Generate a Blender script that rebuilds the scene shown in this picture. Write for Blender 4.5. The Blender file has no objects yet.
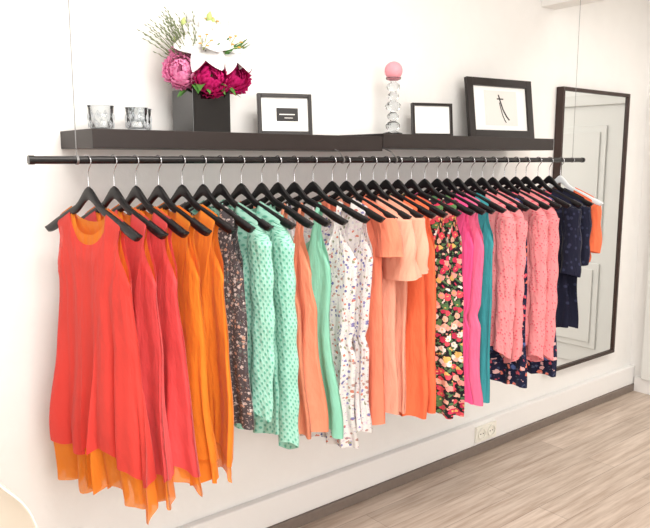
import bpy, bmesh, math, random
from mathutils import Vector, Matrix
R=random.Random(7)
sc=bpy.context.scene
try:
    sc.view_settings.view_transform='Standard'
    sc.view_settings.look='None'
except Exception: pass

def lin(c):
    o=[]
    for v in c:
        v=v/255.0
        o.append(v/12.92 if v<=0.04045 else ((v+0.055)/1.055)**2.4)
    return (o[0],o[1],o[2],1)

# ---------------- materials ----------------
def newmat(name):
    m=bpy.data.materials.new(name); m.use_nodes=True
    nt=m.node_tree
    b=nt.nodes['Principled BSDF']
    return m,nt,b
def plain(name,c,rough=.5,metal=0,spec=.5,bump=0,bscale=40,var=0,trans=0,ior=1.45,coat=0):
    m,nt,b=newmat(name)
    b.inputs['Base Color'].default_value=lin(c)
    b.inputs['Roughness'].default_value=rough
    b.inputs['Metallic'].default_value=metal
    b.inputs['Specular IOR Level'].default_value=spec
    b.inputs['Transmission Weight'].default_value=trans
    b.inputs['IOR'].default_value=ior
    b.inputs['Coat Weight'].default_value=coat
    tc=nt.nodes.new('ShaderNodeTexCoord')
    n=nt.nodes.new('ShaderNodeTexNoise'); n.inputs['Scale'].default_value=bscale
    n.inputs['Detail'].default_value=4
    nt.links.new(tc.outputs['Object'],n.inputs['Vector'])
    if bump:
        bp=nt.nodes.new('ShaderNodeBump'); bp.inputs['Strength'].default_value=bump; bp.inputs['Distance'].default_value=.01
        nt.links.new(n.outputs['Fac'],bp.inputs['Height']); nt.links.new(bp.outputs[0],b.inputs['Normal'])
    if var:
        mx=nt.nodes.new('ShaderNodeMix'); mx.data_type='RGBA'
        mx.inputs[6].default_value=lin(c); mx.inputs[7].default_value=lin([max(0,v-var) for v in c])
        nt.links.new(n.outputs['Fac'],mx.inputs[0]); nt.links.new(mx.outputs[2],b.inputs['Base Color'])
    return m

def mathn(nt,op,a,b=None):
    n=nt.nodes.new('ShaderNodeMath'); n.operation=op
    for i,v in enumerate((a,b)):
        if v is None: continue
        if isinstance(v,(int,float)): n.inputs[i].default_value=v
        else: nt.links.new(v,n.inputs[i])
    return n.outputs[0]
def mixc(nt,f,a,b):
    mx=nt.nodes.new('ShaderNodeMix'); mx.data_type='RGBA'
    nt.links.new(f,mx.inputs[0])
    for i,v in ((6,a),(7,b)):
        if isinstance(v,tuple): mx.inputs[i].default_value=v
        else: nt.links.new(v,mx.inputs[i])
    return mx.outputs[2]

def cloth(name,c,pattern=None,transl=.18,c2=None,scale=45,cols=None,thr=.4,rnd=.12,sheer=0,sheen=.15):
    m,nt,b=newmat(name)
    b.inputs['Roughness'].default_value=.8
    b.inputs['Specular IOR Level'].default_value=.2
    b.inputs['Sheen Weight'].default_value=sheen
    uv=nt.nodes.new('ShaderNodeUVMap'); uv.uv_map='UVMap'
    n=nt.nodes.new('ShaderNodeTexNoise'); n.inputs['Scale'].default_value=9
    nt.links.new(uv.outputs[0],n.inputs['Vector'])
    dark=lin([v*.95 for v in c])
    base=mixc(nt,n.outputs['Fac'],lin(c),dark)
    height=None
    if pattern=='eyelet':
        v=nt.nodes.new('ShaderNodeTexVoronoi'); v.inputs['Scale'].default_value=scale; v.inputs['Randomness'].default_value=rnd
        mpp=nt.nodes.new('ShaderNodeMapping'); mpp.inputs['Rotation'].default_value=(0,0,.785)
        nt.links.new(uv.outputs[0],mpp.inputs[0]); nt.links.new(mpp.outputs[0],v.inputs['Vector'])
        mr=nt.nodes.new('ShaderNodeMapRange'); mr.inputs[1].default_value=thr*.75; mr.inputs[2].default_value=thr*1.25; mr.inputs[3].default_value=1; mr.inputs[4].default_value=0
        nt.links.new(v.outputs['Distance'],mr.inputs[0])
        base=mixc(nt,mr.outputs[0],base,lin(c2)); height=v.outputs['Distance']
    elif pattern=='floral':
        nn=nt.nodes.new('ShaderNodeTexNoise'); nn.inputs['Scale'].default_value=scale*1.6
        nt.links.new(uv.outputs[0],nn.inputs['Vector'])
        mp=nt.nodes.new('ShaderNodeVectorMath'); mp.operation='MULTIPLY_ADD'
        nt.links.new(nn.outputs['Color'],mp.inputs[0]); mp.inputs[1].default_value=(.8/scale,)*3
        nt.links.new(uv.outputs[0],mp.inputs[2])
        v2=nt.nodes.new('ShaderNodeTexVoronoi'); v2.inputs['Scale'].default_value=scale*1.7
        nt.links.new(mp.outputs[0],v2.inputs['Vector'])
        f2=mathn(nt,'LESS_THAN',v2.outputs['Distance'],thr*.8)
        base=mixc(nt,f2,base,lin(c2))
        v=nt.nodes.new('ShaderNodeTexVoronoi'); v.inputs['Scale'].default_value=scale
        nt.links.new(mp.outputs[0],v.inputs['Vector'])
        sep=nt.nodes.new('ShaderNodeSeparateColor'); nt.links.new(v.outputs['Color'],sep.inputs[0])
        cr=nt.nodes.new('ShaderNodeValToRGB'); cr.color_ramp.interpolation='CONSTANT'
        k=len(cols)
        while len(cr.color_ramp.elements)<k: cr.color_ramp.elements.new(.5)
        for i,cc in enumerate(cols):
            cr.color_ramp.elements[i].position=i/k; cr.color_ramp.elements[i].color=lin(cc)
        nt.links.new(sep.outputs[0],cr.inputs[0])
        f=mathn(nt,'LESS_THAN',v.outputs['Distance'],thr)
        base=mixc(nt,f,base,cr.outputs[0])
        f3=mathn(nt,'LESS_THAN',v.outputs['Distance'],thr*.3)
        base=mixc(nt,f3,base,lin(cols[0]))
    nt.links.new(base,b.inputs['Base Color'])
    mpw=nt.nodes.new('ShaderNodeMapping'); mpw.inputs['Scale'].default_value=(3.2,.7,1); nt.links.new(uv.outputs[0],mpw.inputs[0])
    w=nt.nodes.new('ShaderNodeTexNoise'); w.inputs['Scale'].default_value=14; w.inputs['Detail'].default_value=5
    nt.links.new(mpw.outputs[0],w.inputs['Vector'])
    bp=nt.nodes.new('ShaderNodeBump'); bp.inputs['Strength'].default_value=.5; bp.inputs['Distance'].default_value=.022
    nt.links.new(w.outputs['Fac'],bp.inputs['Height'])
    nrm=bp.outputs[0]
    if height:
        b2=nt.nodes.new('ShaderNodeBump'); b2.inputs['Strength'].default_value=.5; b2.inputs['Distance'].default_value=.004
        nt.links.new(height,b2.inputs['Height']); nt.links.new(nrm,b2.inputs['Normal']); nrm=b2.outputs[0]
    nt.links.new(nrm,b.inputs['Normal'])
    tr=nt.nodes.new('ShaderNodeBsdfTranslucent'); nt.links.new(base,tr.inputs[0])
    ms=nt.nodes.new('ShaderNodeMixShader'); ms.inputs[0].default_value=transl
    nt.links.new(b.outputs[0],ms.inputs[1]); nt.links.new(tr.outputs[0],ms.inputs[2])
    out=ms.outputs[0]
    if sheer:
        tp=nt.nodes.new('ShaderNodeBsdfTransparent'); m2=nt.nodes.new('ShaderNodeMixShader'); m2.inputs[0].default_value=sheer
        nt.links.new(out,m2.inputs[1]); nt.links.new(tp.outputs[0],m2.inputs[2]); out=m2.outputs[0]
    nt.links.new(out,nt.nodes['Material Output'].inputs[0])
    return m

# ---------------- mesh builder ----------------
class MB:
    def __init__(s): s.v=[];s.f=[];s.m=[];s.uv=[]
    def grid(s,rows,mat=0,uvs=None,closed=False):
        b=len(s.v); nr=len(rows); nc=len(rows[0])
        for r in rows: s.v.extend([tuple(p) for p in r])
        rng=nc if closed else nc-1
        for i in range(nr-1):
            for j in range(rng):
                j2=(j+1)%nc
                s.f.append((b+i*nc+j,b+i*nc+j2,b+(i+1)*nc+j2,b+(i+1)*nc+j)); s.m.append(mat)
                if uvs: s.uv.append((uvs[i][j],uvs[i][j2],uvs[i+1][j2],uvs[i+1][j]))
                else: s.uv.append(((j/nc,i/nr),)*4)
    def poly(s,pts,mat=0):
        b=len(s.v); s.v.extend([tuple(p) for p in pts]); s.f.append(tuple(range(b,b+len(pts)))); s.m.append(mat)
        s.uv.append(tuple((p[0],p[2]) for p in pts))
    def box(s,x0,x1,y0,y1,z0,z1,mat=0,M=None):
        P=[Vector(p) for p in ((x0,y0,z0),(x1,y0,z0),(x1,y1,z0),(x0,y1,z0),(x0,y0,z1),(x1,y0,z1),(x1,y1,z1),(x0,y1,z1))]
        if M: P=[M@p for p in P]
        b=len(s.v); s.v.extend([tuple(p) for p in P])
        for f in ((0,3,2,1),(4,5,6,7),(0,1,5,4),(1,2,6,5),(2,3,7,6),(3,0,4,7)):
            s.f.append(tuple(b+i for i in f)); s.m.append(mat); s.uv.append(((0,0),(1,0),(1,1),(0,1)))
    def tube(s,pts,rad,mat=0,n=8,cap=True):
        pts=[Vector(p) for p in pts]; rows=[]
        if not isinstance(rad,(list,tuple)): rad=[rad]*len(pts)
        prev=None
        for i,p in enumerate(pts):
            t=(pts[min(i+1,len(pts)-1)]-pts[max(i-1,0)]).normalized()
            if prev is None:
                a=Vector((0,0,1)) if abs(t.z)<.9 else Vector((1,0,0))
                prev=t.cross(a).normalized()
            nrm=(prev-t*prev.dot(t)).normalized(); prev=nrm; bn=t.cross(nrm)
            rows.append([p+(nrm*math.cos(2*math.pi*k/n)+bn*math.sin(2*math.pi*k/n))*rad[i] for k in range(n)])
        s.grid(rows,mat,closed=True)
        if cap: s.poly(rows[0][::-1],mat); s.poly(rows[-1],mat)
    def lathe(s,prof,cx,cy,mat=0,n=24):
        rows=[[(cx+r*math.cos(2*math.pi*k/n),cy+r*math.sin(2*math.pi*k/n),z) for k in range(n)] for r,z in prof]
        s.grid(rows,mat,closed=True)
        s.poly(rows[0][::-1],mat); s.poly(rows[-1],mat)
    def make(s,name,mats,smooth=False,parent=None,bevel=0,weld=0,M=None,solid=0):
        me=bpy.data.meshes.new(name); me.from_pydata(s.v,[],s.f)
        for m in mats: me.materials.append(m)
        ul=me.uv_layers.new(name='UVMap')
        for p,mi,uv in zip(me.polygons,s.m,s.uv):
            p.material_index=mi; p.use_smooth=smooth
            for k,li in enumerate(p.loop_indices): ul.data[li].uv=uv[k][:2]
        if weld:
            bm=bmesh.new(); bm.from_mesh(me); bmesh.ops.remove_doubles(bm,verts=bm.verts,dist=weld)
            bm.to_mesh(me); bm.free()
        if M: me.transform(M)
        o=bpy.data.objects.new(name,me); sc.collection.objects.link(o)
        if parent: o.parent=parent
        if bevel:
            b=o.modifiers.new('bev','BEVEL'); b.width=bevel; b.segments=2; b.limit_method='ANGLE'
        if solid:
            b=o.modifiers.new('sol','SOLIDIFY'); b.thickness=solid; b.offset=0
        return o
def empty(name,loc=(0,0,0)):
    o=bpy.data.objects.new(name,None); sc.collection.objects.link(o); o.empty_display_size=.1
    return o
def boxobj(name,x0,x1,y0,y1,z0,z1,mat,bevel=0,parent=None):
    b=MB(); b.box(x0,x1,y0,y1,z0,z1); return b.make(name,[mat],bevel=bevel,parent=parent)

# ---------------- room ----------------
H=1.48
XR=4.32; XL=-2.2; YF=-4.6; ZC=2.62
m_wall=plain('wall_paint',(242,241,239),rough=.7,spec=.2,bump=.45,bscale=11,var=4)
m_trim=plain('trim_paint',(240,239,238),rough=.45,bump=.05)
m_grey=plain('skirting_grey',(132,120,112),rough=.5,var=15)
m_ceil=plain('ceiling_paint',(242,241,238),rough=.9)
boxobj('wall_back',XL-.1,XR+.1,0,.1,-.1,ZC+.1,m_wall)
boxobj('wall_right',XR,XR+.1,YF,0,-.1,ZC+.1,m_wall)
boxobj('wall_left',XL-.1,XL,YF,0,-.1,ZC+.1,m_wall)
boxobj('wall_front',XL-.1,XR+.1,YF-.1,YF,-.1,ZC+.1,m_wall)
boxobj('ceiling',XL,XR,YF,0,ZC,ZC+.1,m_ceil)
boxobj('ceiling_beam',3.17,3.29,YF,0,2.245,ZC,m_ceil,bevel=.004)
m,nt,b=newmat('laminate_planks')
tc=nt.nodes.new('ShaderNodeTexCoord')
br=nt.nodes.new('ShaderNodeTexBrick'); nt.links.new(tc.outputs['Object'],br.inputs['Vector'])
br.inputs['Scale'].default_value=1; br.inputs['Brick Width'].default_value=1.25; br.inputs['Row Height'].default_value=.14
br.inputs['Mortar Size'].default_value=.0015; br.inputs['Color1'].default_value=lin((208,192,178)); br.inputs['Color2'].default_value=lin((192,176,162))
br.inputs['Mortar'].default_value=lin((158,142,130)); br.inputs['Mortar Smooth'].default_value=.3
mp=nt.nodes.new('ShaderNodeMapping'); mp.inputs['Scale'].default_value=(1.6,22,1); nt.links.new(tc.outputs['Object'],mp.inputs[0])
ns=nt.nodes.new('ShaderNodeTexNoise'); ns.inputs['Scale'].default_value=1.7; ns.inputs['Detail'].default_value=6; ns.inputs['Roughness'].default_value=.65
nt.links.new(mp.outputs[0],ns.inputs['Vector'])
cr=nt.nodes.new('ShaderNodeValToRGB'); cr.color_ramp.elements[0].position=.36; cr.color_ramp.elements[1].position=.62
cr.color_ramp.elements[0].color=lin((214,205,198)); cr.color_ramp.elements[1].color=(1,1,1,1)
nt.links.new(ns.outputs['Fac'],cr.inputs[0])
mx=nt.nodes.new('ShaderNodeMix'); mx.data_type='RGBA'; mx.blend_type='MULTIPLY'; mx.inputs[0].default_value=1
nt.links.new(br.outputs['Color'],mx.inputs[6]); nt.links.new(cr.outputs[0],mx.inputs[7]); nt.links.new(mx.outputs[2],b.inputs['Base Color'])
b.inputs['Roughness'].default_value=.36
boxobj('floor',XL,XR,YF,0,-.1,0,m)
bb=MB(); bb.box(XL,XR,-.035,0,.045,.165); bb.make('trim_1',[m_trim],bevel=.006)
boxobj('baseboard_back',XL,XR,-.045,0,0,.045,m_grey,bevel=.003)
boxobj('baseboard_right',XR-.02,XR,YF,-.045,0,.1,m_trim,bevel=.003)
# white door in its frame, seen in the mirror
bb=MB(); XD=XR-.003
bb.box(XD-.027,XD,-.95,-.16,.1,1.83)
for z0,z1 in ((.22,.80),(.95,1.70)):
    bb.box(XR-.040,XR-.03,-.86,-.30,z0,z1)
    bb.box(XR-.048,XR-.040,-.82,-.34,z0+.04,z1-.04)
bb.box(XR-.05,XD,-1.02,-.95,.1,1.9); bb.box(XR-.05,XD,-.16,-.1,.1,1.9); bb.box(XR-.05,XD,-.95,-.16,1.83,1.9)
bb.make('door_1',[plain('door_paint',(226,227,224),rough=.4)],bevel=.004)

m_pl=plain('outlet_plastic',(240,238,228),rough=.3)
m_dk=plain('outlet_dark',(40,38,36),rough=.5)
bb=MB()
x0=2.79
bb.box(x0-.08,x0+.08,-.047,-.035,.065,.145,0)
for cx in (x0-.038,x0+.038):
    rows=[]
    for r,y in ((.03,-.048),(.03,-.053),(.025,-.053),(.024,-.049)):
        rows.append([(cx+r*math.cos(k*math.pi/10),y,.105+r*math.sin(k*math.pi/10)) for k in range(20)])
    bb.grid(rows,0,closed=True)
    for dx in (-.01,.01): bb.box(cx+dx-.0025,cx+dx+.0025,-.0495,-.048,.1025,.1075,1)
bb.make('wall_outlet',[m_pl,m_dk])

# ---------------- shelves ----------------
m_shelf=plain('shelf_blackbrown',(36,26,24),rough=.45,var=8,bscale=30)
s1=boxobj('wall_shelf',.733,1.831,-.26,0,H+.033,H+.086,m_shelf,bevel=.0015)
s2=boxobj('wall_shelf',1.835,2.94,-.26,0,H+.045,H+.098,m_shelf,bevel=.0015)

# ---------------- rod ----------------
m_rod=plain('rod_black',(16,14,16),rough=.25)
m_wire=plain('wire_steel',(150,150,152),rough=.3,metal=.9)
YR=-.30
rod=empty('clothes_rail')
bb=MB(); bb.tube([(.552,YR,H),(3.13,YR,H)],.0105,n=20)
for xx in (.548,3.12): bb.tube([(xx,YR,H),(xx+.014,YR,H)],.0120,n=20)
bb.make('rod',[m_rod],smooth=False,parent=rod)
bb=MB()
for xx in (.672,3.04):
    bb.tube([(xx,YR,H+.01),(xx,YR,ZC)],.0012,n=6)
    bb.tube([(xx-.003,YR,H),(xx+.003,YR,H)],.0125,n=16)
for xx in (1.60,1.857):
    bb.tube([(xx,YR,H+.012),(xx,YR+.02,H+.03),(xx,-.22,H+.05)],.0022,n=6)
    bb.tube([(xx-.003,YR,H),(xx+.003,YR,H)],.0125,n=16)
bb.make('suspension_wires',[m_wire],parent=rod)

# ---------------- hangers ----------------
m_hang=plain('hanger_black',(14,13,16),rough=.35)
m_hwhite=plain('hanger_white',(225,228,232),rough=.35)
m_hook=plain('hook_chrome',(190,190,195),rough=.18,metal=1)
def sm(t): t=max(0,min(1,t)); return t*t*(3-2*t)
def htop(u):
    a=min(abs(u)/.21,1.05)
    return -.080-.030*sm(a/.30)*1.0-.078*max(0,(a-.12)/.88)**1.15
def frame(x,psi):
    c,s=math.cos(psi),math.sin(psi)
    return Matrix(((s,c,0,x),(-c,s,0,YR),(0,0,1,H),(0,0,0,1)))
def hanger(x,psi,mat):
    b=MB(); n=36; rows=[]
    for i in range(n+1):
        u=-.213+.426*i/n; a=abs(u)/.213
        zt=htop(u)+.010*math.exp(-(u/.018)**2)
        h=.024-.004*a+.012*math.exp(-(u/.03)**2)+.006*math.exp(-((a-.8)/.18)**2)
        if a>.93: h*=max(.25,1-((a-.93)/.07)**2*.75)
        th=.0055+.0045*a
        zc=zt-h/2
        row=[]
        for k in range(12):
            an=2*math.pi*k/12
            cx,cz=math.cos(an),math.sin(an)
            row.append((u,th*math.copysign(abs(cx)**.5,cx),zc+h/2*math.copysign(abs(cz)**.7,cz)))
        rows.append(row)
    b.grid(rows,0,closed=True); b.poly(rows[0][::-1]); b.poly(rows[-1])
    pts=[(0,0,-.085),(0,0,-.05),(0,0,-.034),(.004,0,-.025)]
    for d in range(-50,215,15):
        an=math.radians(d); pts.append((.0165*math.cos(an),0,-.0035+.0165*math.sin(an)))
    b.tube(pts,.0017,1,n=6)
    b.make('clothes_hanger',[mat,m_hook],smooth=True,M=frame(x,psi))

# ---------------- garments ----------------
def interp(prof,t):
    for (a,va),(b,vb) in zip(prof,prof[1:]):
        if t<=b: return va+(vb-va)*sm((t-a)/(b-a)) if b>a else vb
    return prof[-1][1]
def body(mb,L,prof,nw,so,nf,nbk,ua,T,seed,mat=0,folds=5,A=.009,hem=None,shrink=1,hemv=.012,Lref=None,placket=None,twist=0):
    r=random.Random(seed); NC=88; NR=48
    Lref=Lref or L
    ph=[r.uniform(0,6.28) for _ in range(10)]; fr=[folds*r.uniform(.8,1.2)*math.pi/2, folds*2.1*math.pi/2, folds*.55*math.pi/2, folds*3.7*math.pi/2]
    cw=prof[0][1]
    for side in (-1,1):
        drop=nf if side<0 else nbk
        rows=[];uvs=[]
        for i in range(NR+1):
            tt=(i/NR); row=[];ur=[]
            for j in range(NC+1):
                s=-1+2*j/NC; a=abs(s); sg=1 if s>=0 else -1
                if a<=.36:
                    q=a/.36; bu=q*nw; bz=htop(nw)+.003-drop*math.sqrt(max(0,1-q**2.3)); bv=side*.012*(1-q**4)
                elif a<=.56:
                    q=(a-.36)/.2; bu=nw+(so-nw)*q; bz=htop(bu)+.004; bv=0
                else:
                    q=(a-.56)/.44; z0=htop(so)+.004
                    bu=so-.016*math.sin(math.pi*min(1,q*1.3))*(1 if so<cw+.03 else 0)+(cw-so)*q**2.4; bz=z0+(-ua-z0)*q; bv=side*.012*math.sin(math.pi*q)
                zc=-ua-.025
                TC=.22
                if tt<=TC:
                    k=tt/TC; u=bu*(1-k)+cw*a*k; z=bz*(1-k)+zc*k
                    tv=side*(.010*(1-k)+T*k)*math.sqrt(max(0,1-a**2.5)) if k>0 else 0
                    v=bv*(1-k)**2+tv*min(1,k*3)
                    if k>0 and a<.6 : v=side*max(abs(v),.0105)
                    amp=k*.3; tl=0
                else:
                    tq=(tt-TC)/(1-TC)
                    zh=-L+(hem(s) if hem else 0)
                    z=zc+(zh-zc)*tq
                    tl=min(1.15,(z-zc)/(-Lref-zc)); w=interp(prof,tl)
                    u=w*a
                    v=side*(T+hemv*tl)*math.sqrt(max(0,1-a**2.5)); amp=.3+.9*sm(tl*1.05)
                mean=1.1*(tl**1.3)
                com=math.sin(fr[0]*s+ph[0]+mean)*.75+math.sin(fr[1]*s+ph[1]-1.1*tl)*.42*(.35+tl)+.6*math.sin(fr[2]*s+ph[2]+tl*1.5)+.20*(.2+tl)*math.sin(fr[3]*s+ph[7]+1.5*math.sin(2.5*tl))
                v+=A*amp*com + side*A*.35*amp*(1-a**4)*math.sin(fr[1]*s*1.2+ph[3 if side<0 else 4]+tl*1.2)
                v+=.007*tl*math.sin(6*tl+ph[6])
                if mat==1: v-=side*.004*(1-a**4)
                u=u*sg+A*.6*amp*math.sin(fr[0]*s*1.4+ph[5])+twist*tl+.004*sg*a*math.sin(9*tl+ph[8])*tl
                u*=shrink
                row.append((u,v,z)); ur.append((s*cw*1.1+side*.7,z))
            rows.append(row); uvs.append(ur)
        mb.grid(rows,mat,uvs)
        if placket is not None and side<0:
            c=NC//2
            pr=[[(p[0],p[1]-.003,p[2]-.001) for p in rw[c-3:c+4]] for rw in rows]
            mb.grid(pr,placket)
            for i in range(6,NR,5):
                p=rows[i][c]; mb.tube([(p[0],p[1]-.003,p[2]),(p[0],p[1]-.006,p[2])],.005,placket,n=10)
def sleeve(mb,sgn,u0,z0,u1,z1,r0,r1,seed,mat=0,v1=0,bend=0):
    r=random.Random(seed); rows=[];uvs=[]; n=24; N=30; ph=r.uniform(0,6)
    for i in range(N+1):
        t=i/N
        u=(u0+(u1-u0)*(t**.6)+bend*math.sin(math.pi*t))*sgn; z=z0+(z1-z0)*t; v=v1*t*t+.006*math.sin(5*t+ph)*t
        rad=r0+(r1-r0)*t
        fl=.42+.15*t
        if i==0: rad*=.3
        elif i==1: rad*=.7
        elif i==2: rad*=.9
        row=[];ur=[]
        for k in range(n+1):
            an=2*math.pi*k/n
            f=1+.18*t*math.sin(3*an+ph+2*t)+.07*math.sin(t*(abs(z1-z0)*50)+an+ph)
            row.append((u+rad*f*math.cos(an),v+rad*fl*f*math.sin(an),z+(-.6*rad*math.cos(an)*sgn if i<3 else 0)-.10*t**3*abs(z1-z0)*.3*math.cos(an+ph))); ur.append((an*rad+.3*sgn,z))
        rows.append(row);uvs.append(ur)
    mb.grid(rows,mat,uvs)

C=dict(
 red=cloth('coral_red_chiffon',(250,88,80),transl=.35,sheer=.08), red2=cloth('coral_pink_chiffon',(250,96,98),transl=.35,sheer=.07),
 orange=cloth('orange_chiffon',(255,156,52),transl=.35,sheer=.15), orange2=cloth('orange_satin',(255,148,50),transl=.3),
 mint=cloth('mint_knit',(174,228,210),'eyelet',c2=(104,184,160),scale=62,thr=.26),
 mint2=cloth('mint_crepe',(158,228,202),transl=.28),
 peach=cloth('peach_crepe',(255,168,134),transl=.3), lpeach=cloth('light_peach',(255,184,158),transl=.25),
 coral=cloth('coral_crepe',(254,144,114)), corang=cloth('coral_orange',(254,124,82)),
 hot=cloth('hot_pink',(246,90,150)), pink2=cloth('bright_pink',(250,120,162)), teal=cloth('teal_jersey',(64,160,168)),
 pinkk=cloth('pink_knit',(253,158,162),'eyelet',c2=(238,100,120),scale=70,thr=.26,rnd=.5),
 navy=cloth('navy_lace',(24,26,48),'eyelet',c2=(50,54,80),scale=38,thr=.26,rnd=1,transl=.06),
 wfl=cloth('white_floral_print',(240,234,232),'floral',c2=(210,202,214),scale=70,thr=.35,cols=[(106,106,160),(214,130,110),(140,135,185),(190,150,140),(230,214,222),(156,156,130)],transl=.2),
 dfl=cloth('dark_floral_print',(34,28,34),'floral',c2=(86,120,80),scale=44,thr=.52,cols=[(240,190,110),(232,80,96),(244,160,150),(250,232,222),(206,52,88),(248,190,170),(90,130,80)],transl=.08),
 nfl=cloth('navy_floral_print',(30,32,62),'floral',c2=(70,80,110),scale=42,thr=.38,cols=[(240,190,190),(225,90,110),(90,110,170),(235,130,110)],transl=.06),
 gfl=cloth('grey_speckled_print',(84,78,82),'floral',c2=(170,158,156),scale=75,thr=.38,cols=[(200,160,140),(100,108,106),(205,195,192),(70,66,64)],transl=.08),
)
def tank(x,psi,L,col,under=None,uL=0,seed=1,name='sleeveless_tunic',hemw=.225,cw=.168,nw=.085,so=.15,nf=.10,nb=.05,ua=.33,T=.018,A=.010,folds=5,hemk=0,prof=None,twist=0):
    mb=MB()
    hem=(lambda s:hemk*(1-abs(s))-.020*math.sin(5*s+seed)-.006*math.sin(15*s)) if hemk else (lambda s:.008*math.sin(4*s+seed)+.005*math.sin(11*s))
    pr=prof or [(0,cw),(.35,cw+(hemw-cw)*.4),(1,hemw),(1.2,hemw+.006)]
    body(mb,L,pr,nw,so,nf,nb,ua,T,seed,0,folds,A,hem,twist=twist)
    mats=[C[col]]
    if under:
        body(mb,uL,pr,nw-.006,so-.012,nf-.025,nb-.01,ua-.005,T-.006,seed,1,folds,A,lambda s:hemk*.8*(1-abs(s))-.024*math.sin(4*s+seed)-.010*math.sin(13*s),shrink=.985,hemv=.010,Lref=L,twist=twist)
        mats.append(C[under])
    mb.make(name,mats,smooth=True,weld=.0004,M=frame(x,psi))
    hanger(x,psi,m_hang)
def sleeved(x,psi,L,col,name,sl=.6,r0=.05,r1=.036,seed=1,hemw=.175,cw=.155,nf=.16,T=.020,A=.009,su=.175,hmat=None,bend=0,so=.175,nw=.075,plk=False):
    mb=MB()
    body(mb,L,[(0,cw),(.4,cw+(hemw-cw)*.4),(1,hemw),(1.2,hemw)],nw,so,nf,.03,.30,T,seed,0,4,A,lambda s:.010*math.sin(4*s+seed),placket=0 if plk else None)
    for sg in (-1,1):
        z0=htop(so)+.006
        sleeve(mb,sg,so-.02,z0-.012,su,z0-sl,r0,r1,seed+sg,0,v1=-.010,bend=bend)
    mb.make(name,[C[col]],smooth=True,weld=.0004,M=frame(x,psi))
    hanger(x,psi,hmat or m_hang)
d=math.radians
W1=[(0,.172),(.34,.162),(.42,.150),(.5,.168),(.8,.17),(1,.185),(1.2,.185)]
tank(.700,d(13),.85,'red','orange',.96,seed=3,hemk=.05,A=.014,folds=6.5,hemw=.215)
tank(.772,d(13),.87,'red2','orange',.94,seed=5,hemk=.05,A=.014,folds=6.5,hemw=.215)
tank(.836,d(12),.85,'red2','orange',.92,seed=9,hemk=.06,A=.014,folds=6.5)
tank(.905,d(12),.87,'orange','orange2',.92,seed=12,hemk=.06,A=.014,folds=6.5)
tank(.980,d(13),.87,'orange2','orange',.94,seed=14,hemk=.06,A=.014,folds=6.5,hemw=.22)
tank(1.050,d(11),.80,'gfl',seed=16,name='printed_dress',hemw=.19)
sleeved(1.110,d(12),.78,'mint','cardigan',sl=.60,seed=21,plk=True)
sleeved(1.185,d(14),.86,'mint','cardigan',sl=.72,seed=23,hemw=.18,su=.185)
CP=[(0,.14),(.2,.165),(1,.195),(1.2,.2)]
tank(1.262,d(11),.87,'peach',seed=27,name='camisole_top',nf=.18,nb=.17,nw=.098,so=.107,ua=.36,prof=CP,A=.012,folds=6)
tank(1.325,d(13),.88,'peach',seed=29,name='camisole_top',nf=.18,nb=.17,nw=.098,so=.107,ua=.36,prof=CP,A=.012,folds=6)
tank(1.392,d(14),.91,'mint2',seed=31,name='sleeveless_dress',nf=.2,nb=.15,nw=.10,so=.114,ua=.35,prof=[(0,.15),(.25,.14),(1,.195),(1.2,.195)],A=.012,folds=6)
tank(1.470,d(21),.97,'wfl',seed=33,name='floral_dress',prof=W1,A=.012,nw=.1,so=.118,nf=.16,nb=.12,folds=6)
tank(1.555,d(14),.94,'wfl',seed=35,name='floral_dress',prof=W1,A=.011,folds=6)
sleeved(1.620,d(11),.93,'coral','short_sleeve_blouse',sl=.16,r0=.055,r1=.052,seed=41,su=.19,hemw=.17)
sleeved(1.685,d(12),.91,'lpeach','short_sleeve_blouse',sl=.24,r0=.055,r1=.072,seed=43,su=.188,hemw=.17)
sleeved(1.747,d(11),.91,'lpeach','short_sleeve_blouse',sl=.22,r0=.055,r1=.066,seed=44,su=.188,hemw=.17)
tank(1.812,d(11),.94,'corang',seed=46,name='shift_dress',hemw=.19)
tank(1.875,d(10),.94,'corang',seed=47,name='shift_dress',hemw=.19)
tank(1.945,d(13),.96,'dfl',seed=51,name='floral_dress',hemw=.2,A=.013)
tank(2.020,d(13),.98,'dfl',seed=52,name='floral_dress',hemw=.2,A=.013)
tank(2.092,d(10),.96,'hot',seed=55,name='romper',prof=W1)
tank(2.150,d(10),.96,'pink2',seed=57,name='romper',prof=W1)
tank(2.215,d(11),.97,'teal',seed=59,name='sleeveless_dress',hemw=.185)
sleeved(2.295,d(10),.77,'pinkk','cardigan',sl=.62,seed=61,plk=True)
sleeved(2.368,d(10),.79,'pinkk','cardigan',sl=.66,seed=63)
tank(2.440,d(10),.95,'nfl',seed=65,name='floral_dress',hemw=.19)
sleeved(2.520,d(9),.80,'pinkk','cardigan',sl=.68,seed=67)
sleeved(2.600,d(8),.86,'pinkk','cardigan',sl=.68,seed=69)
tank(2.675,d(7),.95,'nfl',seed=71,name='floral_dress',hemw=.18,cw=.16)
sleeved(2.765,d(7),.76,'navy','lace_dress',sl=.34,r0=.048,r1=.045,seed=73)
sleeved(2.855,d(6),.76,'navy','lace_dress',sl=.30,r0=.048,r1=.045,seed=75)
sleeved(2.945,d(4),.46,'corang','cropped_blouse',sl=.25,r0=.045,r1=.04,seed=77,hmat=m_hwhite)

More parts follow.
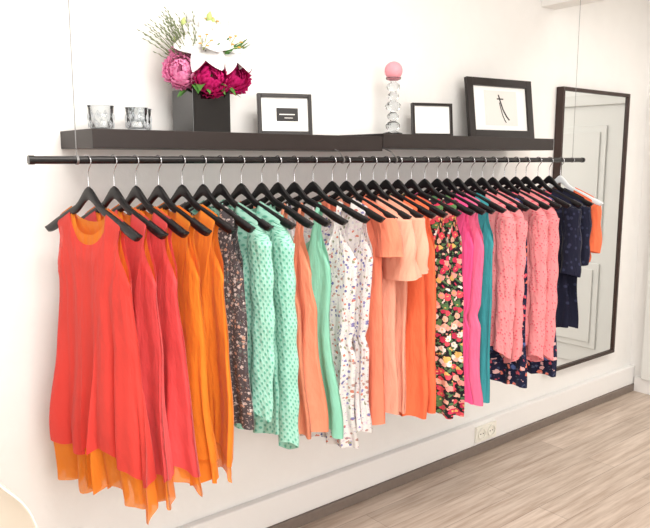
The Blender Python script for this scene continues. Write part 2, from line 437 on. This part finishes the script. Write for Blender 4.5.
# ---------------- mirror ----------------
m_fr=plain('frame_blackbrown',(56,38,32),rough=.4,var=8)
m_glass,nt,b=newmat('mirror_glass'); b.inputs['Metallic'].default_value=1; b.inputs['Roughness'].default_value=.01; b.inputs['Base Color'].default_value=(.84,.86,.86,1)
mir=empty('wall_mirror')
x0,x1,z0,z1=3.337,4.03,.305,1.862
bb=MB(); w=.02
bb.box(x0,x0+w,-.045,-.002,z0,z1); bb.box(x1-w,x1,-.045,-.002,z0,z1); bb.box(x0+w,x1-w,-.045,-.002,z0,z0+w); bb.box(x0+w,x1-w,-.045,-.002,z1-w,z1)
bb.make('frame',[m_fr],bevel=.003,parent=mir)
boxobj('glass',x0+w-.004,x1-w+.004,-.034,-.024,z0+w-.004,z1-w+.004,m_glass,parent=mir)

# ---------------- picture frames ----------------
m_mat=plain('mat_board',(240,240,238),rough=.8)
m_art=plain('art_black',(35,33,34),rough=.6)
m_art2=plain('art_cream',(226,222,218),rough=.6)
m_bk=plain('frame_black',(28,21,20),rough=.3)
def pframe(cx,cy,zb,w,h,fw,rot,lean,art):
    p=empty('picture_frame')
    M=Matrix.Translation((cx,cy,zb))@Matrix.Rotation(rot,4,'Z')@Matrix.Rotation(-lean,4,'X')
    b=MB()
    b.box(-w/2,-w/2+fw,-.012,.008,0,h,0,M); b.box(w/2-fw,w/2,-.012,.008,0,h,0,M)
    b.box(-w/2+fw,w/2-fw,-.012,.008,0,fw,0,M); b.box(-w/2+fw,w/2-fw,-.012,.008,h-fw,h,0,M)
    b.box(-w/2+fw,w/2-fw,.002,.007,fw,h-fw,0,M)
    b.make('frame',[m_bk],parent=p,bevel=.0015)
    b=MB(); b.box(-w/2+fw,w/2-fw,-.002,.002,fw,h-fw,0,M); b.make('mat_board',[m_mat],parent=p)
    b=MB()
    if art==1:
        b.box(-.030,.048,-.0035,-.002,h*.34,h*.66,0,M); b.box(-.02,.036,-.0042,-.0035,h*.49,h*.515,1,M); b.box(-.002,.028,-.0042,-.0035,h*.41,h*.425,1,M)
    elif art==2:
        b.box(-w*.22,w*.22,-.0030,-.002,h*.27,h*.73,1,M)
        b.box(-w*.20,w*.20,-.0036,-.0030,h*.30,h*.70,2,M)
    else:
        b.box(-w*.24,w*.26,-.0035,-.002,h*.22,h*.80,1,M)
        P=[(-.01,.20),(.0,.17),(.015,.13),(.035,.10),(.05,.085)]
        b.tube([M@Vector((a,-.0045,c)) for a,c in P],.003,0,n=6); b.tube([M@Vector((a*.6+.0,-.0045,c*.8+.005)) for a,c in P],.002,0,n=6)
    b.make('print',[m_art,m_art2,m_mat],parent=p)
    b=MB(); b.box(-.02,.02,0,.003,0,h*.7,0,Matrix.Translation((cx,cy,zb))@Matrix.Rotation(rot,4,'Z')@Matrix.Translation((0,.008+h*.25,0))@Matrix.Rotation(.30,4,'X'))
    b.make('easel_strut',[m_bk],parent=p)
zs1=H+.0865; zs2=H+.0985
pframe(1.472,-.14,zs1,.195,.144,.013,d(-22),.12,1)
pframe(2.243,-.13,zs2,.185,.138,.011,d(-22),.12,2)
pframe(2.705,-.14,zs2,.405,.272,.036,d(-8),.14,3)

# ---------------- glass candle holders ----------------
m_gl,nt,b=newmat('clear_glass')
b.inputs['Roughness'].default_value=.03; b.inputs['Transmission Weight'].default_value=1; b.inputs['IOR'].default_value=1.09; b.inputs['Base Color'].default_value=(.97,.99,1,1)
b.inputs['Coat Weight'].default_value=.5
m_cr=plain('crystal_glass',(244,248,250),rough=.03,trans=1,ior=1.4)
m_sil=plain('silvered_glass',(196,200,204),rough=.35,bump=.4,bscale=120)
def tumbler(cx,cy,r,h,name='glass_candle_holder'):
    p=empty(name); z=zs1
    b=MB(); b.lathe([(r*.78,z),(r*.84,z+h*.1),(r,z+h),(r*.96,z+h),(r*.80,z+h*.1),(r*.3,z+h*.08)],cx,cy,n=28); b.make('cup',[m_gl],smooth=True,parent=p)
    b=MB()
    for k in range(11):
        for zz in (.25,.55):
            an=2*math.pi*(k+.5*(zz>.4))/11; rr=r*(.83+.15*zz)+.0035
            c=Vector((cx+rr*math.cos(an),cy+rr*math.sin(an),z+h*zz)); t=Vector((-math.sin(an),math.cos(an),0)); up=Vector((0,0,1))
            b.tube([c+up*h*.14,c+t*r*.17,c-up*h*.14,c-t*r*.17,c+up*h*.14],.0009,n=5)
            b.poly([c+t*r*.08,c+up*h*.07,c-t*r*.08,c-up*h*.07])
    b.tube([(cx+(r+.001)*math.cos(a*.2618),cy+(r+.001)*math.sin(a*.2618),z+h) for a in range(25)],.0012,n=5)
    b.lathe([(r*.80,z+.0005),(r*.82,z+.004)],cx,cy,n=24)
    b.make('silver_pattern',[m_sil],parent=p)
    b=MB(); b.lathe([(r*.5,z+h*.12),(r*.5,z+h*.32),(r*.1,z+h*.33)],cx,cy,n=20); b.make('tealight',[m_mat],parent=p)
tumbler(.815,-.12,.038,.072); tumbler(.895,-.19,.032,.066); tumbler(.950,-.09,.036,.070)

# ---------------- candlestick with pink ball ----------------
p=empty('crystal_candlestick'); cx,cy=2.01,-.13; z=zs2
prof=[(.038,z),(.040,z+.008),(.024,z+.014),(.014,z+.018)]
zz=z+.016
for rr in (.030,.024,.032,.024,.028):
    for k in range(1,8):
        an=math.pi*k/8; prof.append((max(.012,rr*math.sin(an)),zz+rr*.68*(1-math.cos(an))))
    zz+=rr*1.36; prof.append((.012,zz+.0005)); zz+=.001
prof+=[(.014,zz+.003),(.030,zz+.009),(.032,zz+.016),(.026,zz+.016),(.012,zz+.010)]
bb=MB(); bb.lathe(prof,cx,cy,n=12); bb.make('glass_stem',[m_cr],parent=p)
bb=MB(); rb=.036; zc=zz+.012+rb*.85
rows=[]
for i in range(1,16):
    an=math.pi*i/16; rows.append([(cx+rb*math.sin(an)*math.cos(k*math.pi/14),cy+rb*math.sin(an)*math.sin(k*math.pi/14),zc-rb*math.cos(an)) for k in range(28)])
bb.grid(rows,closed=True); bb.poly(rows[0][::-1]); bb.poly(rows[-1])
bb.tube([(cx,cy,zc+rb*.95),(cx+.001,cy,zc+rb+.008)],.0012,1,n=6)
bb.make('ball_candle',[plain('pink_wax',(240,158,170),rough=.6,bump=.4,bscale=150),m_mat],smooth=True,parent=p)

# ---------------- flower arrangement ----------------
fa=empty('flower_arrangement'); vx,vy=1.148,-.125; vz=zs1
m_vase=plain('vase_black_glass',(14,13,15),rough=.06,coat=.6)
bb=MB(); hh=.068; H2=.135
def ring(r,z): return [(vx+sx*r,vy+sy*r,z) for sx,sy in ((-1,-1),(1,-1),(1,1),(-1,1))]
bb.grid([ring(hh,vz),ring(hh,vz+H2),ring(hh-.006,vz+H2),ring(hh-.006,vz+.02)],closed=True); bb.poly(ring(hh,vz)[::-1]); bb.poly(ring(hh-.006,vz+.02))
bb.make('vase',[m_vase],parent=fa,bevel=.0015)
def basis(dirv):
    dz=Vector(dirv).normalized(); a=Vector((0,0,1)) if abs(dz.z)<.95 else Vector((1,0,0))
    dx=a.cross(dz).normalized(); dy=dz.cross(dx); return dx,dy,dz
def peony(mb,c,R0,dirv,mat,seed):
    r=random.Random(seed); dx,dy,dz=basis(dirv); c=Vector(c)
    for L,(n,rad,end,wd) in enumerate([(3,.45,.35,1.3),(5,.6,.5,.9),(6,.74,.7,.8),(7,.88,.95,.7),(8,1.0,1.25,.62),(8,1.12,1.55,.6)]):
        for k in range(n):
            a0=2*math.pi*(k+r.random()*.4)/n+L
            rows=[]
            for i in range(8):
                t=i/7; th=math.pi+(end-math.pi)*t
                row=[]
                for j in range(8):
                    q=-1+2*j/7; an=a0+q*wd*(.4+.6*math.sin(math.pi*min(1,t*.8+.1)))
                    rr=R0*rad*(1+.08*math.sin(9*q+seed+k)*t+.12*t*t*(1 if L>2 else 0)+.05*(1-q*q))
                    th2=th+ .18*q*q*t + .07*math.sin(7*q+k)*t
                    row.append(c+(dx*math.cos(an)+dy*math.sin(an))*rr*math.sin(th2)+dz*rr*math.cos(th2)*.85)
                rows.append(row)
            mb.grid(rows,mat)
def lily(mb,c,S,dirv,mat,seed,mc):
    r=random.Random(seed); dx,dy,dz=basis(dirv); c=Vector(c)
    for k in range(6):
        a0=2*math.pi*k/6+r.random()*.2; rd=dx*math.cos(a0)+dy*math.sin(a0); tg=-dx*math.sin(a0)+dy*math.cos(a0)
        wd=S*(.34 if k%2 else .26); rows=[]
        for i in range(9):
            t=i/8; rr=S*(.08+.95*t**1.2); hz=S*(.70*t-.55*t**2.6)
            w=wd*math.sin(math.pi*(t*.93+.04))**.7
            rows.append([c+rd*rr+dz*(hz+.22*S*abs(q)**1.3*(.4+t*.3)+.03*S*math.sin(8*t+3*q))+tg*w*q for q in (-1,-.6,-.2,.2,.6,1)])
        mb.grid(rows,mat)
    for k in range(5):
        a0=2*math.pi*k/5; rd=dx*math.cos(a0)+dy*math.sin(a0)
        p1=c+dz*S*.7+rd*S*.22
        mb.tube([c,c+dz*S*.4+rd*S*.07,p1],S*.014,mc,n=5); mb.tube([p1-dx*S*.05,p1+dx*S*.05],S*.025,mc+1,n=5)
def leaf(mb,base,dirv,Ln,W,mat,droop=.3):
    dx,dy,dz=basis(dirv); base=Vector(base); rows=[]
    for i in range(9):
        t=i/8; p=base+dz*Ln*t-Vector((0,0,1))*droop*Ln*t*t; w=W*math.sin(math.pi*(t*.94+.05))
        rows.append([p+dx*w*q+dy*.3*w*q*q for q in (-1,-.5,0,.5,1)])
    mb.grid(rows,mat)
def petal(name,c,c2,sc_=30,tl=.3):
    m,nt,b=newmat(name); tc=nt.nodes.new('ShaderNodeTexCoord'); n=nt.nodes.new('ShaderNodeTexNoise'); n.inputs['Scale'].default_value=sc_
    nt.links.new(tc.outputs['Object'],n.inputs[0]); o=mixc(nt,n.outputs['Fac'],lin(c),lin(c2)); nt.links.new(o,b.inputs['Base Color']); b.inputs['Roughness'].default_value=.6; b.inputs['Specular IOR Level'].default_value=.2
    tr=nt.nodes.new('ShaderNodeBsdfTranslucent'); nt.links.new(o,tr.inputs[0]); ms=nt.nodes.new('ShaderNodeMixShader'); ms.inputs[0].default_value=tl
    nt.links.new(b.outputs[0],ms.inputs[1]); nt.links.new(tr.outputs[0],ms.inputs[2]); nt.links.new(ms.outputs[0],nt.nodes['Material Output'].inputs[0]); return m
m_white=petal('petal_white',(240,238,236),(222,220,222),30,.15); m_pk=petal('petal_pink',(255,196,226),(248,138,198),60); m_mg=petal('petal_magenta',(232,50,138),(184,20,100),60)
m_lf=plain('leaf_green',(82,136,62),rough=.5,var=30); m_st=plain('stamen_green',(180,196,120),rough=.6); m_an=plain('anther_brown',(216,160,70),rough=.7)
m_gr=plain('dried_grass',(132,144,110),rough=.8,var=30)
T0=vz+H2
def P(dx,dy,dz): return (vx+dx,vy+dy,T0+dz)
bb=MB()
peony(bb,P(-.085,-.03,.055),.046,(-.6,-.8,.1),0,1)
peony(bb,P(-.005,-.08,.035),.050,(-.3,-1,.2),1,2)
peony(bb,P(.095,-.055,.05),.048,(.0,-1,.2),1,3)
peony(bb,P(-.060,.0,.105),.038,(-.6,-.7,.4),0,4)
bb.make('peonies',[m_pk,m_mg],smooth=True,parent=fa,weld=.00001)
bb=MB()
lily(bb,P(-.015,-.05,.12),.09,(-.4,-.9,.35),0,1,1)
lily(bb,P(.06,-.05,.12),.095,(.1,-.9,.4),0,2,1)
lily(bb,P(.03,.0,.165),.09,(-.1,-.6,.8),0,3,1)
lily(bb,P(.11,-.01,.12),.08,(.4,-.7,.5),0,6,1)
for k,(a,b2,c2) in enumerate(((.05,0,.20),(.085,.02,.215),(.0,.02,.2),(-.05,.01,.19),(.12,0,.19),(-.02,.03,.215),(.14,.01,.165),(-.09,.0,.16),(.10,-.03,.2),(.02,-.03,.21))):
    pts=[P(a*.3,b2*.3,-.05),P(a*.8,b2,c2*.6),P(a,b2,c2)]; bb.tube(pts,.0022,1,n=6)
    q=Vector(P(a,b2,c2)); bb.tube([q,q+Vector((0,0,.010)),q+Vector((0,0,.022)),q+Vector((.004,0,.034))],[.004,.010,.009,.002],0 if k%3 else 1,n=8)
bb.make('lilies',[m_white,m_st,m_an],smooth=True,parent=fa)
bb=MB()
rr=random.Random(5)
for k in range(26):
    an=rr.uniform(0,6.28); leaf(bb,P(.03*math.cos(an),.03*math.sin(an),0),(math.cos(an),math.sin(an)*.8,rr.uniform(.2,1.4)),rr.uniform(.08,.13),rr.uniform(.012,.02),0,rr.uniform(.1,.6))
for k in range(16):
    leaf(bb,P(rr.uniform(-.06,.12),-.03,.08),(rr.uniform(-.7,.9),rr.uniform(-.9,.2),1),rr.uniform(.09,.14),.012,0,.2)
for a in (-.05,-.02,.02,.05): leaf(bb,P(a,-.06,.0),(a*4,-.5,.5),.065,.016,0,1.0)
for (a,b2,c2) in ((-.08,-.03,.03),(-.005,-.07,.02),(.09,-.05,.03),(-.02,-.05,.1),(.06,-.05,.1),(.03,0,.14)):
    bb.tube([P(a*.2,b2*.2,-.08),P(a*.4,b2*.4,0),P(a,b2,c2)],.003,0,n=6)
bb.make('foliage',[m_lf],smooth=True,parent=fa)
bb=MB()
for k in range(56):
    tx=-.03-rr.random()*.14+ (.04 if k%5==0 else 0); ty=rr.uniform(-.08,.06); hz=rr.uniform(.12,.25)
    pts=[P(-.02,0,-.03)]
    for i in range(1,7):
        t=i/6; pts.append(P(-.02+tx*t**1.5,ty*t,hz*t-.02*t*t*t))
    bb.tube(pts,[.0013]*5+[.001,.0007],0,n=4)
    q=Vector(pts[-1]); pv=Vector(pts[-2]); dv=(q-pv).normalized()
    for i in range(5):
        c=q-dv*.012*i; sgn=1 if i%2 else -1
        bb.tube([c,c+dv*.006+Vector((sgn*.003,0,0)),c+dv*.011+Vector((sgn*.004,0,0))],[.0006,.0018,.0004],0,n=5)
bb.make('dried_grasses',[m_gr],parent=fa)

# ---------------- chair (lower left) ----------------
m_ch=plain('chair_cream_plastic',(232,222,208),rough=.3); m_leg=plain('chair_leg_wood',(190,150,105),rough=.5,var=25)
ch=empty('shell_chair'); CX,CY=.125,-.82
bb=MB(); rows=[]
prof=[(-.23,.40),(-.2,.435),(-.1,.44),(0,.43),(.1,.43),(.17,.46),(.205,.53),(.225,.62),(.24,.72),(.25,.81),(.253,.845)]
M=Matrix.Translation((CX,CY,0))@Matrix.Rotation(d(-35),4,'Z')
for i,(y,z) in enumerate(prof):
    t=i/(len(prof)-1); row=[]
    wd=.225-.02*t
    if i==len(prof)-1: wd=.13
    elif i==len(prof)-2: wd=.185
    elif i==0: wd=.17
    for j in range(15):
        q=-1+2*j/14
        back=sm((t-.4)/.4)
        zz=z+(.055*(1-back))*abs(q)**3 - (.012*q*q if i>=9 else 0); yy=y-back*.09*q*q
        row.append(M@Vector((q*wd,yy,zz)))
    rows.append(row)
bb.grid(rows)
o=bb.make('shell',[m_ch],smooth=True,parent=ch,solid=.008)
sb=o.modifiers.new('s','SUBSURF'); sb.levels=2; sb.render_levels=2
bb=MB()
for sx in (-1,1):
    for sy in (-1,1):
        bb.tube([M@Vector((sx*.09,sy*.09,.425)),M@Vector((sx*.2,sy*.2,0))],[.014,.010],n=10)
bb.tube([M@Vector((-.14,-.14,.2)),M@Vector((.14,.14,.2))],.004,n=6); bb.tube([M@Vector((.14,-.14,.2)),M@Vector((-.14,.14,.2))],.004,n=6)
bb.make('legs',[m_leg],smooth=True,parent=ch)

# ---------------- lights ----------------
def area(name,loc,rot,sx,sy,e,c=(1,1,1)):
    l=bpy.data.lights.new(name,'AREA'); l.shape='RECTANGLE'; l.size=sx; l.size_y=sy; l.energy=e; l.color=c
    o=bpy.data.objects.new(name,l); sc.collection.objects.link(o); o.location=loc; o.rotation_euler=rot
area('ceiling_light',(1.0,-1.5,2.58),(0,0,0),1.6,.7,60,(1,.96,.90))
area('rear_fill_light',(.2,-4.4,1.7),(d(90),0,0),3.2,1.6,88,(1,.99,.97))  # soft fill lamp added behind the camera; no window is modelled there
area('ceiling_light',(3.5,-1.9,2.58),(0,0,0),.6,1.2,32,(1,.95,.89))
w=bpy.data.worlds.new('World'); sc.world=w; w.use_nodes=True
w.node_tree.nodes['Background'].inputs[0].default_value=(.9,.95,1,1); w.node_tree.nodes['Background'].inputs[1].default_value=.5

cam=bpy.data.cameras.new('Camera'); co=bpy.data.objects.new('Camera',cam); sc.collection.objects.link(co)
cam.sensor_width=36; cam.lens=700/650*36; cam.clip_start=.05
co.location=(0,-2.18,H); co.rotation_euler=(d(90-8.45),0,d(-39))
sc.camera=co
